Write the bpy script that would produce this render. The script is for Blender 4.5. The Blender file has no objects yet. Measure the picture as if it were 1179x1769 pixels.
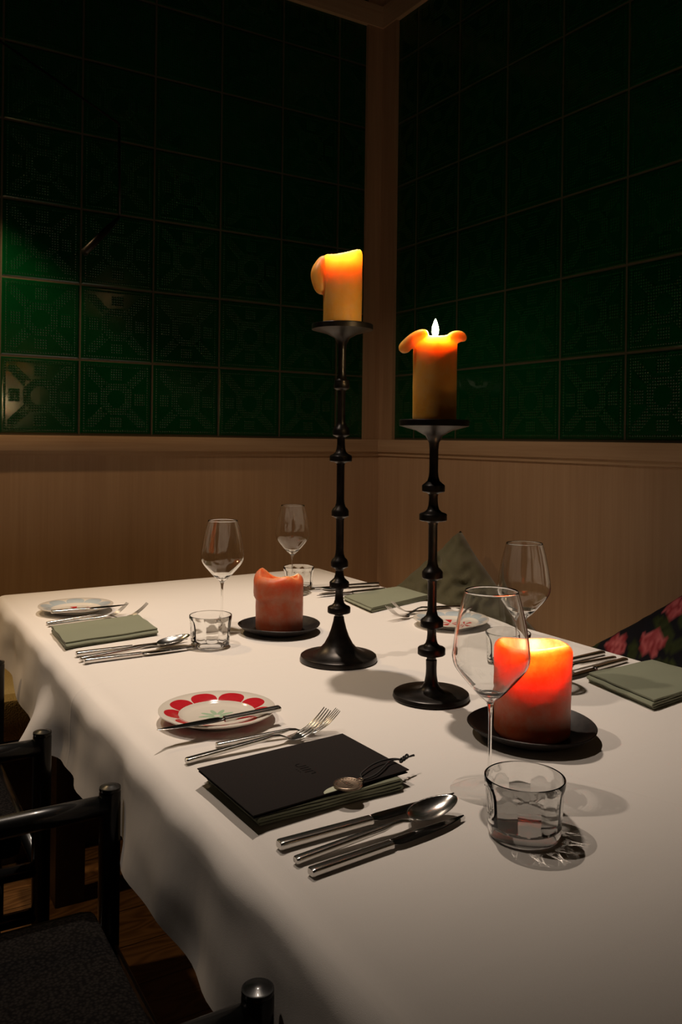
import bpy, bmesh, math, random
from mathutils import Vector, Matrix, noise
random.seed(7)
PI = math.pi
C = bpy.context.scene.collection
SC = bpy.context.scene

# ------------------------------------------------------------------ camera
CZ, TZ = 1.113, 0.72                    # eye height, table height
CAM = Vector((-1.913, -2.79, CZ))
RX, FX = Vector((.8494, -.5277, 0)), Vector((.5277, .8494, 0))   # right, forward
FPX, CX, CY, ROLL = 1461.0, 589.5, 759.0, .012
UPV = Vector((0, 0, 1))
LX = RX * math.cos(ROLL) + UPV * math.sin(ROLL)
LY = -RX * math.sin(ROLL) + UPV * math.cos(ROLL)
cam = bpy.data.cameras.new('camera'); co = bpy.data.objects.new('camera', cam); C.objects.link(co)
cam.sensor_fit = 'AUTO'; cam.sensor_width = 36; cam.lens = 36 * FPX / 1769
cam.shift_y = -(884.5 - CY) / 1769
cam.clip_start = .02
co.matrix_world = Matrix(((LX.x, LY.x, -FX.x, CAM.x), (LX.y, LY.y, -FX.y, CAM.y), (LX.z, LY.z, -FX.z, CAM.z), (0, 0, 0, 1)))
SC.camera = co

def ray(px, py):
    return LX * ((px - CX) / FPX) - LY * ((py - CY) / FPX) + FX
def P(px, py, z=TZ):
    r = ray(px, py); return CAM + r * ((z - CZ) / r.z)
def PYp(px, py, y):
    r = ray(px, py); return CAM + r * ((y - CAM.y) / r.y)
def PXp(px, py, x):
    r = ray(px, py); return CAM + r * ((x - CAM.x) / r.x)
def W(X, Z, z=0.0):
    p = CAM + RX * X + FX * Z; return Vector((p.x, p.y, z))

# ------------------------------------------------------------------ world, exposure, lights
SC.view_settings.view_transform = 'Standard'; SC.view_settings.look = 'None'
SC.view_settings.exposure = 0.0; SC.view_settings.gamma = 1.0; SC.view_settings.use_curve_mapping = False
wd = bpy.data.worlds.new('world'); SC.world = wd; wd.use_nodes = True
wd.node_tree.nodes['Background'].inputs[0].default_value = (1, .8, .62, 1)
wd.node_tree.nodes['Background'].inputs[1].default_value = .003

def spot(name, loc, target, energy, size, blend, color, radius=.03):
    l = bpy.data.lights.new(name, 'SPOT'); l.energy = energy; l.spot_size = math.radians(size); l.spot_blend = blend
    l.color = color; l.shadow_soft_size = radius
    o = bpy.data.objects.new(name, l); C.objects.link(o); o.location = loc
    o.rotation_euler = (Vector(target) - Vector(loc)).to_track_quat('-Z', 'Y').to_euler()
    return o
WARM = (1, .83, .68)
spot('ceiling_spotlight', W(-.15, 1.85, 2.78), W(-.10, 1.62, TZ), 118, 57, .9, WARM, .022)
spot('ceiling_spotlight', W(-.75, 1.15, 2.78), W(.0, 1.5, TZ), 42, 62, .9, WARM, .018)
spot('ceiling_wall_washer', W(-1.0, 1.0, 2.8), PXp(760, 985, 0), 52, 38, 1.0, (1, .74, .50), .03)
spot('wall_spotlight', (-1.72, -.30, 2.13), (-1.62, -.36, .7), 25, 100, .35, (1, .66, .33), .02)
spot('wall_spotlight', (-3.1, -.75, 2.5), (-1.52, -.62, 0.2), 30, 30, .5, (1, .66, .33), .03)

# ------------------------------------------------------------------ helpers
def tag(o, label=None, cat=None, group=None, kind=None):
    if label: o['label'] = label
    if cat: o['category'] = cat
    if group: o['group'] = group
    if kind: o['kind'] = kind
    return o
def empty(name, loc=(0, 0, 0), rz=0, scale=1.0):
    o = bpy.data.objects.new(name, None); C.objects.link(o); o.location = loc; o.rotation_euler = (0, 0, rz)
    o.scale = (scale,) * 3; o.empty_display_size = .05; return o
def obj(name, bm, mat, parent=None, smooth=True, loc=None, auto=None):
    me = bpy.data.meshes.new(name)
    bmesh.ops.recalc_face_normals(bm, faces=bm.faces[:])
    if smooth:
        for f in bm.faces: f.smooth = True
        if auto is not None:
            for e in bm.edges:
                if len(e.link_faces) == 2 and e.calc_face_angle(0) > math.radians(auto): e.smooth = False
    bm.to_mesh(me); bm.free()
    o = bpy.data.objects.new(name, me); C.objects.link(o)
    if mat: me.materials.append(mat)
    if parent: o.parent = parent
    if loc is not None: o.location = loc
    return o
def children(o): return [c for c in list(bpy.data.objects) if c.parent == o]
def copy_tree(o, parent=None):
    c = o.copy(); C.objects.link(c)
    if parent: c.parent = parent
    for ch in children(o): copy_tree(ch, c)
    return c
def box(bm, x0, x1, y0, y1, z0, z1, bev=0):
    r = bmesh.ops.create_cube(bm, size=1)
    for v in r['verts']:
        v.co = Vector(((x0 + x1) / 2 + v.co.x * (x1 - x0), (y0 + y1) / 2 + v.co.y * (y1 - y0), (z0 + z1) / 2 + v.co.z * (z1 - z0)))
    if bev:
        es = list({e for v in r['verts'] for e in v.link_edges})
        bmesh.ops.bevel(bm, geom=es, offset=bev, segments=2, affect='EDGES', profile=.6)
    return bm
def nb(): return bmesh.new()
def bridge(bm, a, b):
    n = len(a)
    for i in range(n): bm.faces.new((a[i], a[(i + 1) % n], b[(i + 1) % n], b[i]))
def lathe(bm, prof, seg=48, closed=False, fn=None):
    """prof: (r, z) points; r==0 gives a pole. fn(theta, i, r, z) -> (r, z) may deform."""
    rings = []
    for i, (r, z) in enumerate(prof):
        if r < 1e-7:
            if fn: _, z = fn(0, i, r, z)
            rings.append([bm.verts.new((0, 0, z))]); continue
        ring = []
        for k in range(seg):
            t = 2 * PI * k / seg; rr, zz = fn(t, i, r, z) if fn else (r, z)
            ring.append(bm.verts.new((rr * math.cos(t), rr * math.sin(t), zz)))
        rings.append(ring)
    prs = list(zip(rings, rings[1:])) + ([(rings[-1], rings[0])] if closed else [])
    for a, b in prs:
        if len(a) == 1 and len(b) == 1: continue
        if len(a) == 1:
            for k in range(seg): bm.faces.new((a[0], b[k], b[(k + 1) % seg]))
        elif len(b) == 1:
            for k in range(seg): bm.faces.new((b[0], a[(k + 1) % seg], a[k]))
        else: bridge(bm, a, b)
    return bm
def tube(bm, pts, rad, seg=14, caps=True):
    pts = [Vector(p) for p in pts]; n = len(pts)
    rr = rad if isinstance(rad, (list, tuple)) else [rad] * n
    t0 = (pts[1] - pts[0]).normalized()
    ref = Vector((0, 0, 1)) if abs(t0.z) < .9 else Vector((1, 0, 0))
    u = t0.cross(ref).normalized(); rings = []
    for i, p in enumerate(pts):
        t = (pts[min(i + 1, n - 1)] - pts[max(i - 1, 0)]).normalized()
        u = (u - t * u.dot(t)).normalized(); v = t.cross(u)
        rings.append([bm.verts.new(p + (u * math.cos(2 * PI * k / seg) + v * math.sin(2 * PI * k / seg)) * rr[i]) for k in range(seg)])
    for a, b in zip(rings, rings[1:]): bridge(bm, a, b)
    if caps: bm.faces.new(rings[0]); bm.faces.new(rings[-1])
    return bm
def loft(bm, secs, seg=20):
    """secs along x: (x, y, z, half_width, half_height, power)"""
    rings = []
    for (x, y, z, hw, hh, pw) in secs:
        ring = []
        for k in range(seg):
            t = 2 * PI * k / seg; c, s = math.cos(t), math.sin(t)
            ring.append(bm.verts.new((x, y + hw * math.copysign(abs(c) ** (2 / pw), c), z + hh * math.copysign(abs(s) ** (2 / pw), s))))
        rings.append(ring)
    for a, b in zip(rings, rings[1:]): bridge(bm, a, b)
    bm.faces.new(rings[0]); bm.faces.new(rings[-1])
    return bm
def catmull(pts, n=8):
    pts = [Vector(p) for p in pts]; out = []
    for i in range(len(pts) - 1):
        p0, p1, p2, p3 = pts[max(i - 1, 0)], pts[i], pts[i + 1], pts[min(i + 2, len(pts) - 1)]
        for k in range(n):
            t = k / n
            out.append(.5 * ((2 * p1) + (p2 - p0) * t + (2 * p0 - 5 * p1 + 4 * p2 - p3) * t * t + (3 * p1 - p0 - 3 * p2 + p3) * t ** 3))
    out.append(pts[-1]); return out

# ------------------------------------------------------------------ materials
class NT:
    def __init__(s, name, rough=.5, metal=0, color=(.5, .5, .5), spec=.5, coat=0, coat_rough=.05):
        s.m = bpy.data.materials.new(name); s.m.use_nodes = True; s.t = s.m.node_tree
        s.b = s.t.nodes['Principled BSDF']; s.out = s.t.nodes['Material Output']
        i = s.b.inputs; i['Base Color'].default_value = (*color, 1); i['Roughness'].default_value = rough
        i['Metallic'].default_value = metal; i['Specular IOR Level'].default_value = spec
        i['Coat Weight'].default_value = coat; i['Coat Roughness'].default_value = coat_rough
    def n(s, kind, **kw):
        nd = s.t.nodes.new(kind)
        for k, v in kw.items(): setattr(nd, k, v)
        return nd
    def l(s, a, b): s.t.links.new(a, b)
    def mth(s, op, a, b=None, c=None, clamp=False):
        nd = s.n('ShaderNodeMath', operation=op); nd.use_clamp = clamp
        for k, v in enumerate((a, b, c)):
            if v is None: continue
            if isinstance(v, (int, float)): nd.inputs[k].default_value = v
            else: s.l(v, nd.inputs[k])
        return nd.outputs[0]
    def xyz(s, src='Object'):
        if src == 'World':
            g = s.n('ShaderNodeNewGeometry').outputs['Position']
        else: g = s.n('ShaderNodeTexCoord').outputs[src]
        sp = s.n('ShaderNodeSeparateXYZ'); s.l(g, sp.inputs[0]); return sp.outputs[0], sp.outputs[1], sp.outputs[2], g
    def noise(s, scale, detail=4, vec=None, map_scale=None, rough=.5, src='Object'):
        if vec is None: vec = s.xyz(src)[3]
        if map_scale:
            mp = s.n('ShaderNodeMapping'); mp.inputs['Scale'].default_value = map_scale; s.l(vec, mp.inputs[0]); vec = mp.outputs[0]
        nd = s.n('ShaderNodeTexNoise'); nd.inputs['Scale'].default_value = scale; nd.inputs['Detail'].default_value = detail
        nd.inputs['Roughness'].default_value = rough
        s.l(vec, nd.inputs['Vector']); return nd.outputs['Fac']
    def mix(s, fac, a, b):
        nd = s.n('ShaderNodeMix', data_type='RGBA')
        for inp, v in ((nd.inputs[0], fac), (nd.inputs[6], a), (nd.inputs[7], b)):
            if isinstance(v, (int, float)): inp.default_value = v
            elif isinstance(v, tuple): inp.default_value = (*v, 1)
            else: s.l(v, inp)
        return nd.outputs[2]
    def ramp(s, fac, stops):
        nd = s.n('ShaderNodeValToRGB'); cr = nd.color_ramp
        while len(cr.elements) < len(stops): cr.elements.new(.5)
        for e, (p, c) in zip(cr.elements, stops): e.position = p; e.color = (*c, 1)
        s.l(fac, nd.inputs[0]); return nd.outputs[0]
    def col(s, v): s.l(v, s.b.inputs['Base Color']); return s
    def bump(s, h, strength=.3, dist=.001, coat=False):
        nd = s.n('ShaderNodeBump'); nd.inputs['Strength'].default_value = strength; nd.inputs['Distance'].default_value = dist
        s.l(h, nd.inputs['Height']); s.l(nd.outputs[0], s.b.inputs['Normal'])
        return s

TS = .245; RAILZ = CZ + .004
def tile_mat(name, axis, off):
    k = NT(name, rough=.16, color=(.0, .1, .03), spec=.55)
    x, y, z, _ = k.xyz('World')
    t = k.mth('MULTIPLY', (x if axis == 'x' else y), -1 / TS)
    u = k.mth('SUBTRACT', k.mth('FRACT', k.mth('SUBTRACT', t, off - 20)), .5)
    v = k.mth('SUBTRACT', k.mth('FRACT', k.mth('ADD', k.mth('MULTIPLY', k.mth('SUBTRACT', z, RAILZ), 1 / TS), 20)), .5)
    au, av = k.mth('ABSOLUTE', u), k.mth('ABSOLUTE', v)
    mx, mn = k.mth('MAXIMUM', au, av), k.mth('MINIMUM', au, av)
    grout = k.mth('GREATER_THAN', mx, .487)
    edge = k.mth('MULTIPLY', k.mth('SUBTRACT', mx, .47), 45, clamp=True)     # tile edge rolls off
    # dotted relief: octagon ring, border, diagonal ladders, short bars
    octd = k.mth('MAXIMUM', mx, k.mth('MULTIPLY', k.mth('ADD', au, av), .7071))
    def band(val, a, b): return k.mth('MULTIPLY', k.mth('GREATER_THAN', val, a), k.mth('LESS_THAN', val, b))
    ring = band(octd, .115, .215)
    border = band(mx, .425, .455)
    dif = k.mth('SUBTRACT', mx, mn)
    diag = k.mth('MULTIPLY', k.mth('LESS_THAN', dif, .085), band(mx, .19, .40))
    bar = k.mth('MULTIPLY', k.mth('LESS_THAN', mn, .085), band(mx, .255, .395))
    mask = k.mth('MAXIMUM', k.mth('MAXIMUM', ring, border), k.mth('MAXIMUM', diag, bar))
    N = 2 * PI * 30
    cu = k.mth('ADD', k.mth('MULTIPLY', k.mth('COSINE', k.mth('MULTIPLY', u, N)), .5), .5)
    cv = k.mth('ADD', k.mth('MULTIPLY', k.mth('COSINE', k.mth('MULTIPLY', v, N)), .5), .5)
    dots = k.mth('MULTIPLY', k.mth('MULTIPLY', cu, cv), mask)
    wav = k.noise(9, 2, src='World')
    h = k.mth('SUBTRACT', k.mth('ADD', dots, k.mth('MULTIPLY', wav, .5)), k.mth('MULTIPLY', edge, 1.5))
    tone = k.noise(3, 3, src='World')
    green = k.ramp(tone, [(.3, (.0, .034, .008)), (.7, (.001, .048, .012))])
    green = k.mix(k.mth('MULTIPLY', dots, .12), green, (.015, .12, .04))
    k.col(k.mix(grout, green, (.065, .05, .028)))
    k.l(k.mth('ADD', k.mth('MULTIPLY', grout, .5), .14), k.b.inputs['Roughness'])
    k.bump(h, .8, .0017)
    return k.m
def wood_mat(name, c0, c1, rough=.45, axis=2, scale=1.0, src='World'):
    k = NT(name, rough=rough)
    ms = [38 * scale, 38 * scale, 38 * scale]; ms[axis] = 1.6 * scale
    a = k.noise(1.0, 6, map_scale=tuple(ms), src=src, rough=.6)
    ms2 = [140 * scale] * 3; ms2[axis] = 3.5 * scale
    b = k.noise(1.0, 2, map_scale=tuple(ms2), src=src)
    f = k.mth('ADD', k.mth('MULTIPLY', a, .65), k.mth('MULTIPLY', b, .35))
    k.col(k.ramp(f, [(.32, c0), (.66, c1)])); k.bump(b, .15, .0006)
    return k.m
def fabric_mat(name, c0, c1, freq=900, strength=.5, rough=.9, sheen=.2, dist=.0006):
    k = NT(name, rough=rough, spec=.2)
    x, y, z, g = k.xyz()
    w = k.noise(freq, 2, vec=g); b = k.noise(14, 3, vec=g)
    k.col(k.mix(k.mth('ADD', k.mth('MULTIPLY', w, .6), k.mth('MULTIPLY', b, .4)), c0, c1))
    k.b.inputs['Sheen Weight'].default_value = sheen
    k.bump(w, strength, dist); return k.m

M = {}
M['tile_l'] = tile_mat('green_relief_tile', 'x', .84)
M['tile_r'] = tile_mat('green_relief_tile_side', 'y', .93)
M['panel'] = wood_mat('oak_veneer', (.44, .28, .175), (.52, .345, .225))
M['trim'] = wood_mat('oak_trim', (.32, .185, .105), (.43, .27, .165))
M['trimx'] = wood_mat('oak_trim_x', (.42, .27, .17), (.54, .37, .24), axis=0)
M['trimy'] = wood_mat('oak_trim_y', (.42, .27, .17), (.54, .37, .24), axis=1)
M['dark_wood'] = wood_mat('dark_table_wood', (.03, .018, .01), (.06, .035, .02), axis=1)
k = NT('ceiling_paint', rough=.9); k.col(k.mix(k.noise(30, 2), (.02, .018, .016), (.03, .027, .024))); M['ceil'] = k.m
# oak floor with boards
k = NT('oak_floor', rough=.38)
x, y, z, g = k.xyz('World')
bx_ = k.mth('FLOOR', k.mth('MULTIPLY', y, 1 / .14)); fr = k.mth('FRACT', k.mth('MULTIPLY', y, 1 / .14))
gap = k.mth('LESS_THAN', k.mth('ABSOLUTE', k.mth('SUBTRACT', fr, .5)), .49)
gr = k.noise(1, 8, map_scale=(2.5, 30, 2.5), src='World', rough=.65)
wv = k.mth('ADD', k.mth('MULTIPLY', k.mth('SINE', k.mth('MULTIPLY', k.noise(1, 2, map_scale=(2.2, 9, 2), src='World'), 95)), .5), .5)
f = k.mth('ADD', k.mth('MULTIPLY', gr, .6), k.mth('MULTIPLY', wv, .25))
c = k.ramp(f, [(.2, (.12, .055, .02)), (.75, (.36, .19, .075))])
k.col(k.mix(gap, (.02, .01, .005), c)); k.bump(f, .2, .0006); M['floor'] = k.m
# table linen (object space = table frame)
k = NT('white_linen', rough=.85, spec=.25)
x, y, z, g = k.xyz()
soft = k.noise(5, 3, vec=g); wr = k.noise(2.2, 4, vec=g, map_scale=(1, 2.6, 1)); wv = k.noise(1500, 1, vec=g)
def crease(coord, at, w):
    d = k.mth('DIVIDE', k.mth('SUBTRACT', coord, at), w)
    return k.mth('POWER', 2.718, k.mth('MULTIPLY', k.mth('MULTIPLY', d, d), -1))
dg = k.mth('ADD', x, k.mth('MULTIPLY', y, .41))
cr = k.mth('ADD', crease(y, -.865, .004), k.mth('MULTIPLY', crease(dg, -.202, .0035), k.mth('MULTIPLY', k.mth('SUBTRACT', -1.32, y), 6, clamp=True)))
h = k.mth('ADD', k.mth('ADD', k.mth('MULTIPLY', soft, 2.2), k.mth('MULTIPLY', wr, 5.0)), k.mth('ADD', k.mth('MULTIPLY', cr, .55), k.mth('MULTIPLY', wv, .12)))
k.col(k.mix(wv, (.76, .71, .66), (.82, .78, .735)))
k.b.inputs['Sheen Weight'].default_value = .1
k.bump(h, .55, .0018); M['linen'] = k.m
# dark bronze candlestick
k = NT('blackened_bronze', rough=.36, metal=.55, color=(.012, .010, .009), spec=.5)
nz = k.noise(60, 4); k.col(k.ramp(nz, [(.35, (.010, .008, .007)), (.75, (.026, .02, .016))]))
k.l(k.mth('ADD', k.mth('MULTIPLY', nz, .2), .26), k.b.inputs['Roughness']); k.bump(nz, .15, .0005); M['bronze'] = k.m
k = NT('black_iron', rough=.5, metal=.3, color=(.016, .012, .010)); nz = k.noise(90, 4)
k.col(k.ramp(nz, [(.35, (.012, .009, .008)), (.8, (.03, .022, .018))])); k.bump(nz, .2, .0005); M['iron'] = k.m
def wax_mat(name, c0, c1, bloom, scale, radius, rough=.42):
    k = NT(name, rough=rough, spec=.4)
    a = k.noise(28, 5, rough=.65); b = k.noise(120, 4, rough=.7)
    base = k.mix(a, c0, c1)
    x, y, z, g = k.xyz()
    fr = k.mth('MULTIPLY', k.mth('SUBTRACT', k.mth('ADD', a, k.mth('MULTIPLY', b, .5)), .66), 4, clamp=True)   # frosty bloom on the wax
    k.col(k.mix(k.mth('MULTIPLY', fr, .6), base, bloom))
    k.b.inputs['Subsurface Weight'].default_value = 1.0
    k.b.inputs['Subsurface Radius'].default_value = radius
    k.b.inputs['Subsurface Scale'].default_value = scale
    k.b.inputs['Subsurface Anisotropy'].default_value = .0
    k.bump(b, .45, .0011); return k.m
M['wax_red'] = wax_mat('red_wax', (.50, .088, .030), (.62, .155, .050), (.50, .24, .15), .034, (1, .80, .5))
M['wax_orange'] = wax_mat('amber_wax', (.56, .25, .035), (.70, .36, .055), (.58, .32, .11), .030, (1, .9, .6))
k = NT('wick', rough=.9, color=(.01, .008, .006)); k.col(k.mix(k.noise(800, 2), (.005, .004, .003), (.03, .02, .015))); M['wick'] = k.m
def thin_glass(name, ramp=[(.55, (.992, .992, .99)), (.80, (.93, .93, .92)), (.97, (.45, .44, .43))]):
    k = NT(name); lw = k.n('ShaderNodeLayerWeight'); lw.inputs[0].default_value = .28
    tr = k.n('ShaderNodeBsdfTransparent'); gl = k.n('ShaderNodeBsdfAnisotropic'); gl.inputs['Roughness'].default_value = 0.0
    tint = k.ramp(lw.outputs['Facing'], ramp); k.l(tint, tr.inputs[0])
    mx = k.n('ShaderNodeMixShader'); lf = k.n('ShaderNodeLayerWeight'); lf.inputs[0].default_value = .5
    k.l(k.mth('ADD', k.mth('MULTIPLY', k.mth('POWER', lf.outputs['Facing'], 5), .75), .018), mx.inputs[0]); k.l(tr.outputs[0], mx.inputs[1]); k.l(gl.outputs[0], mx.inputs[2])
    k.l(mx.outputs[0], k.out.inputs[0]); return k.m
def glass_mat(name, ior=1.5, tint=(1, 1, 1)):
    k = NT(name, rough=0.0, color=tint); k.b.inputs['Transmission Weight'].default_value = 1; k.b.inputs['IOR'].default_value = ior
    return k.m
M['glass'] = glass_mat('clear_glass', 1.5, (.985, .99, .985))
M['thin'] = thin_glass('thin_clear_glass', [(.62, (.993, .993, .993)), (.78, (.92, .92, .91)), (.92, (.32, .31, .30))])
M['thin_w'] = thin_glass('pressed_glass_wall', [(.20, (.985, .985, .98)), (.55, (.91, .915, .91)), (.80, (.66, .66, .65)), (.95, (.25, .25, .24))])
M['glass_w'] = glass_mat('pressed_glass', 1.42, (.985, .99, .985))
k = NT('polished_steel', rough=.22, metal=1, color=(.62, .60, .57))
x, y, z, g = k.xyz()
st = k.noise(1, 3, vec=g, map_scale=(30, 1500, 1500)); k.l(k.mth('ADD', k.mth('MULTIPLY', st, .14), .13), k.b.inputs['Roughness']); k.bump(st, .06, .0002); M['steel'] = k.m
k = NT('dark_reflection_steel', rough=.34, metal=1, color=(.17, .16, .15))  # steel colour darkened to stand in for dark room reflections on the blades
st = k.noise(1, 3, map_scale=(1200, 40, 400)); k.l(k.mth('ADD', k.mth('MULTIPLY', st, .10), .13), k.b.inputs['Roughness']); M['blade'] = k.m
M['napkin'] = fabric_mat('sage_linen', (.20, .215, .145), (.27, .285, .20), 1300, .5)
k = NT('black_card', rough=.85, spec=.12); nz = k.noise(700, 3); k.col(k.mix(nz, (.013, .0105, .010), (.026, .021, .019))); k.bump(nz, .2, .0003); M['card'] = k.m
k = NT('debossed_black', rough=.35, spec=.3, color=(.002, .002, .002)); M['deboss'] = k.m
k = NT('pale_paper', rough=.8); k.col(k.mix(k.noise(500, 2), (.50, .52, .38), (.58, .60, .45))); M['paper'] = k.m
k = NT('aged_brass', rough=.42, metal=.85); nz = k.noise(350, 4); k.col(k.mix(nz, (.17, .12, .085), (.34, .26, .19))); k.bump(nz, .3, .0004); M['brass'] = k.m
k = NT('bright_brass', rough=.3, metal=1, color=(.55, .44, .33)); M['brass2'] = k.m
k = NT('black_cord', rough=.7); k.col(k.mix(k.noise(900, 2), (.006, .005, .005), (.02, .017, .015))); M['cord'] = k.m
k = NT('black_lacquer', rough=.28, spec=.5, color=(.006, .006, .006), coat=.3); nz = k.noise(40, 3); k.bump(nz, .1, .0008); M['lacquer'] = k.m
k = NT('charcoal_upholstery', rough=1.0, spec=.05)
x, y, z, g = k.xyz(); vo = k.n('ShaderNodeTexVoronoi'); vo.inputs['Scale'].default_value = 260; k.l(g, vo.inputs['Vector'])
k.col(k.ramp(vo.outputs['Distance'], [(.1, (.014, .012, .011)), (.7, (.004, .0035, .0035))])); k.bump(vo.outputs['Distance'], .6, .001); M['seat'] = k.m
M['bench'] = fabric_mat('ochre_boucle', (.34, .25, .09), (.52, .40, .17), 260, .9, dist=.003)
M['green_cushion'] = fabric_mat('olive_cloth', (.15, .15, .10), (.22, .22, .155), 500, .5, sheen=.4)
M['dark_cushion'] = fabric_mat('brown_cushion', (.035, .025, .018), (.06, .045, .03), 500, .4)
def flame_mat(strength):
    k = NT('flame')
    e = k.n('ShaderNodeEmission'); e.inputs[0].default_value = (1, .72, .36, 1); e.inputs[1].default_value = strength
    k.l(e.outputs[0], k.out.inputs[0]); return k.m

# ------------------------------------------------------------------ the room
def structure(name, bm, mat, auto=30):
    o = obj(name, bm, mat, auto=auto); return tag(o, kind='structure')
X0, Y0, H = -5.2, -6.4, 2.90
b = nb(); box(b, X0, 0, 0, .12, 0, H); structure('wall_left', b, M['tile_l'])
b = nb(); box(b, 0, .12, Y0, .12, 0, H); structure('wall_right', b, M['tile_r'])
b = nb(); box(b, X0, .12, Y0, .12, -.08, 0); structure('floor', b, M['floor'])
b = nb(); box(b, X0, .12, Y0, .12, H, H + .08); structure('ceiling', b, M['ceil'])
# wainscot boards below the rail
b = nb(); box(b, X0, -.0, -.008, .0, 0, RAILZ - .035); structure('trim_1', b, M['panel'])['label'] = 'oak veneer wainscot panel below the left tiled wall'
b = nb(); box(b, -.008, 0, Y0, -.008, 0, RAILZ - .035); structure('trim_2', b, M['panel'])['label'] = 'oak veneer wainscot panel below the right tiled wall'
# dado rail with a small step under it
b = nb(); box(b, X0, 0, -.026, .0, RAILZ - .052, RAILZ - .003, .002); box(b, X0, 0, -.016, 0, RAILZ - .066, RAILZ - .052)
structure('trim_3', b, M['trimx'])['label'] = 'oak dado rail on the left wall'
b = nb(); box(b, -.026, 0, Y0, -.026, RAILZ - .052, RAILZ - .003, .002); box(b, -.016, 0, Y0, -.016, RAILZ - .066, RAILZ - .052)
structure('trim_4', b, M['trimy'])['label'] = 'oak dado rail on the right wall'
PZ = CZ + 1.632
b = nb()
prof = [(0, 0), (-.084, 0), (-.084, -.014), (-.014, -.014), (-.014, -.106), (0, -.106)]
lo = [b.verts.new((x, y, RAILZ - .003)) for x, y in prof]; hi = [b.verts.new((x, y, H)) for x, y in prof]
bridge(b, lo, hi); b.faces.new(lo); b.faces.new(hi)
structure('trim_5', b, M['trim'])['label'] = 'oak corner post between the two tiled walls'
b = nb(); box(b, X0, -.014, -.020, 0, PZ, PZ + .085); structure('trim_6', b, M['trimx'])['label'] = 'oak cornice board above the left tiles'
b = nb(); box(b, -.020, 0, Y0, -.020, PZ, PZ + .085); structure('trim_7', b, M['trimy'])['label'] = 'oak cornice board above the right tiles'

# ------------------------------------------------------------------ banquette along both walls
BZ = .442
bench = empty('banquette', (-.30, -.30, 0)); tag(bench, 'ochre upholstered bench running along the wood panelled walls', 'bench')
def bench_part(name, boxes, mat, bev):
    b = nb()
    for q in boxes: box(b, q[0] + .30, q[1] + .30, q[2] + .30, q[3] + .30, q[4], q[5], bev)
    return obj(name, b, mat, bench, auto=50)
bench_part('seat_cushion', [(-3.6, -.56, -.53, -.012, BZ - .11, BZ)], M['bench'], .02)
bench_part('seat_cushion', [(-.55, -.012, -3.4, -.012, BZ - .11, BZ)], M['bench'], .02)
bench_part('base', [(-3.6, -.50, -.48, -.012, 0.0, BZ - .112), (-.50, -.012, -3.4, -.485, 0.0, BZ - .112)], M['dark_wood'], .004)

# ------------------------------------------------------------------ table and cloth
TP1 = W(-.839, 2.087); U = Vector((.9996, -.0301, 0)); V = Vector((-.0301, -.9996, 0)); TROT = math.atan2(U.y, U.x)
def TW(u, v, z=0.0): p = TP1 + U * u + V * v; return Vector((p.x, p.y, z))
TWID, TLEN, SK = .918, 2.35, -.05
tab = empty('dining_table', TW(0, 0, 0), TROT); tag(tab, 'long rectangular dining table hidden under the white cloth', 'table')
b = nb(); q = [(.035, -.035), (TWID - .035, -.035 - SK), (TWID - .035, -TLEN + .035), (.035, -TLEN + .035)]
lo = [b.verts.new((x, y, TZ - .038)) for x, y in q]; hi = [b.verts.new((x, y, TZ - .006)) for x, y in q]
bridge(b, lo, hi); b.faces.new(lo); b.faces.new(hi); obj('tabletop', b, M['dark_wood'], tab, auto=30)
for (x, y) in ((.14, -.14), (TWID - .14, -.14), (.14, -TLEN + .14), (TWID - .14, -TLEN + .14)):
    b = nb(); box(b, x - .035, x + .035, y - .035, y + .035, 0, TZ - .039, .004); obj('leg', b, M['dark_wood'], tab, auto=40)

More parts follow.
